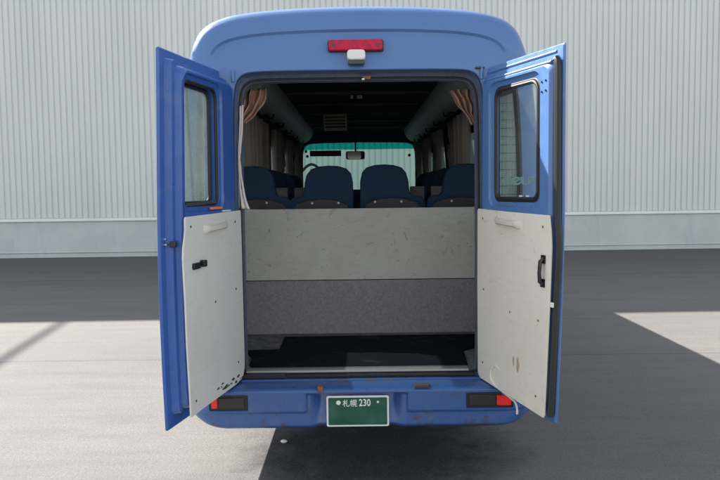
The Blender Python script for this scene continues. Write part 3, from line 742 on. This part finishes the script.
def multi(rows, folds, amp, m, name, y_, irr=1.0):
    V = []; n_ = 48
    rows2 = catmull(rows, 4, closed=False)
    for (xa, za, xb, zb) in rows2:
        for i in range(n_+1):
            t = i/n_; tw = t+irr*(.05*math.sin(5.1*t+za*9)+.02*math.sin(17*t)); V.append((xa+(xb-xa)*t+irr*.005*math.sin(za*60+t*5), y_+amp*(1+.5*irr*math.sin(4*t+za*6))*math.sin(folds*2*PI*tw), za+(zb-za)*t+irr*.006*math.sin(23*t)))
    m1 = n_+1
    F = [(j*m1+i, j*m1+i+1, (j+1)*m1+i+1, (j+1)*m1+i) for j in range(len(rows2)-1) for i in range(n_)]
    o = mesh(name, V, F, m, None, smooth=True, sharp=80)
    sm = o.modifiers.new('solid', 'SOLIDIFY'); sm.thickness = .003
    return o
lc = multi([(-.66, 2.17, -.520, 2.185), (-.665, 2.12, -.535, 2.10), (-.668, 2.06, -.585, 2.04), (-.672, 1.99, -.640, 1.985)], 4, .020, M_curt_o, 'rear_curtain', .235)
lc.location = (0, Y0, 0); tag(lc, 'salmon curtain gathered up in the top left corner of the rear opening', 'curtain')
lin = multi([(-.650, 2.06, -.628, 2.07), (-.656, 1.92, -.636, 1.92), (-.662, 1.80, -.650, 1.80), (-.662, 1.70, -.648, 1.72), (-.664, 1.62, -.636, 1.62), (-.664, 1.56, -.622, 1.55), (-.664, 1.508, -.606, 1.502)], 2, .008, M_curt_w, 'curtain_lining', .065, irr=.12)
lin.parent = lc
rc = multi([(.520, 2.150, .650, 2.170), (.545, 2.10, .655, 2.12), (.590, 2.04, .660, 2.05), (.640, 1.965, .668, 1.97)], 4, .020, M_curt_o, 'rear_curtain', .235)
rc.location = (0, Y0, 0); tag(rc, 'salmon curtain gathered up in the top right corner of the rear opening', 'curtain')

# ------------------------------------------------------------------ things lying in or hanging from the van
mt_ = MB().prism([(-.655, .165), (-.66, .40), (-.74, .62), (-.525, .635), (-.53, 1.03), (.83, 1.05), (.80, .70), (.64, .55), (.61, .165)], 'z', .5855, .593).build('rubber_mat', M_mat, None, bevel=.002)
mt_.location = (0, Y0, 0); tag(mt_, 'black rubber mat lying on the cargo floor of the van', 'mat')
# white cord hooked over the bottom edge of the right door
du = Vector((.352, -.936, 0)); dn = Vector((-.936, -.352, 0)); h0 = Vector((.652, Y0, 0))
def dp(u, z, off): return tuple(h0+du*u+dn*off+Vector((0, 0, z)))
cp = [(.24, .660, .02), (.20, .675, .022), (.165, .655, .022), (.15, .615, .024), (.17, .580, .024), (.22, .562, .02), (.28, .548, .016), (.34, .535, .014), (.375, .525, .014), (.385, .495, .012), (.380, .47, .01)]
cp = catmull([dp(*q) for q in cp], 5, closed=False)
cord = MB().tube(cp, .0055, 8).build('white_cord', M_white, None, smooth=True); tag(cord, 'white cord looped over the bottom edge of the right rear door', 'cord')
mb = MB()
for (u, z, s) in ((.085, .612, .012), (.115, .600, .012), (.14, .592, .009), (.245, .598, .013), (.275, .583, .013)):
    P = [(u+s*(1+random.uniform(-.4, .4))*math.cos(a*PI/3.5), z+s*1.1*math.sin(a*PI/3.5)*(1+random.uniform(-.4, .4))) for a in range(7)]
    mb.prism(P, 'y', -.0095, -.0115)
mb.build('board_chips', M_scuff, RD)
# pebble on the ground behind the van
bm = bmesh.new(); bmesh.ops.create_icosphere(bm, subdivisions=2, radius=.02)
for v in bm.verts: v.co = Vector((v.co.x*(1+.2*math.sin(9*v.co.y*30)), v.co.y*.8, v.co.z*.6+.011))
me = bpy.data.meshes.new('pebble'); bm.to_mesh(me); bm.free(); me.materials.append(M_white); pb = bpy.data.objects.new('pebble', me); link(pb); pb.location = (-.50, 4.48, 0)
tag(pb, 'small white pebble on the shaded asphalt under the rear bumper', 'pebble')

# ------------------------------------------------------------------ wheels
def wheel(x, y_, s_):
    rg = []
    for (r, dx) in ((.20, -.11), (.34, -.11), (.37, -.08), (.37, .08), (.34, .11), (.20, .11)):
        rg.append([(x+s_*dx, y_+r*math.cos(2*PI*k/32), .37+r*math.sin(2*PI*k/32)) for k in range(32)])
    V, F = loft(rg, cap0=True); wh_ = mesh('wheel', V, F, M_tyre, van, smooth=True)
    MB().disc((y_, .37), 'x', .205, x+s_*.04, x+s_*.10, 32).build('rim', M_chrome, wh_, bevel=.01)
for y_ in (1.95, 6.0):
    for s_ in (-1, 1):
        wheel(s_*.895, y_, s_)
        arc = [(y_+.43*math.cos(PI*k/24), .40+.41*math.sin(PI*k/24)) for k in range(25)]+[(y_-.43, .365), (y_+.43, .365)]
        MB().prism(arc, 'x', s_*.94, s_*.996).build('wheel_arch', M_black, van)
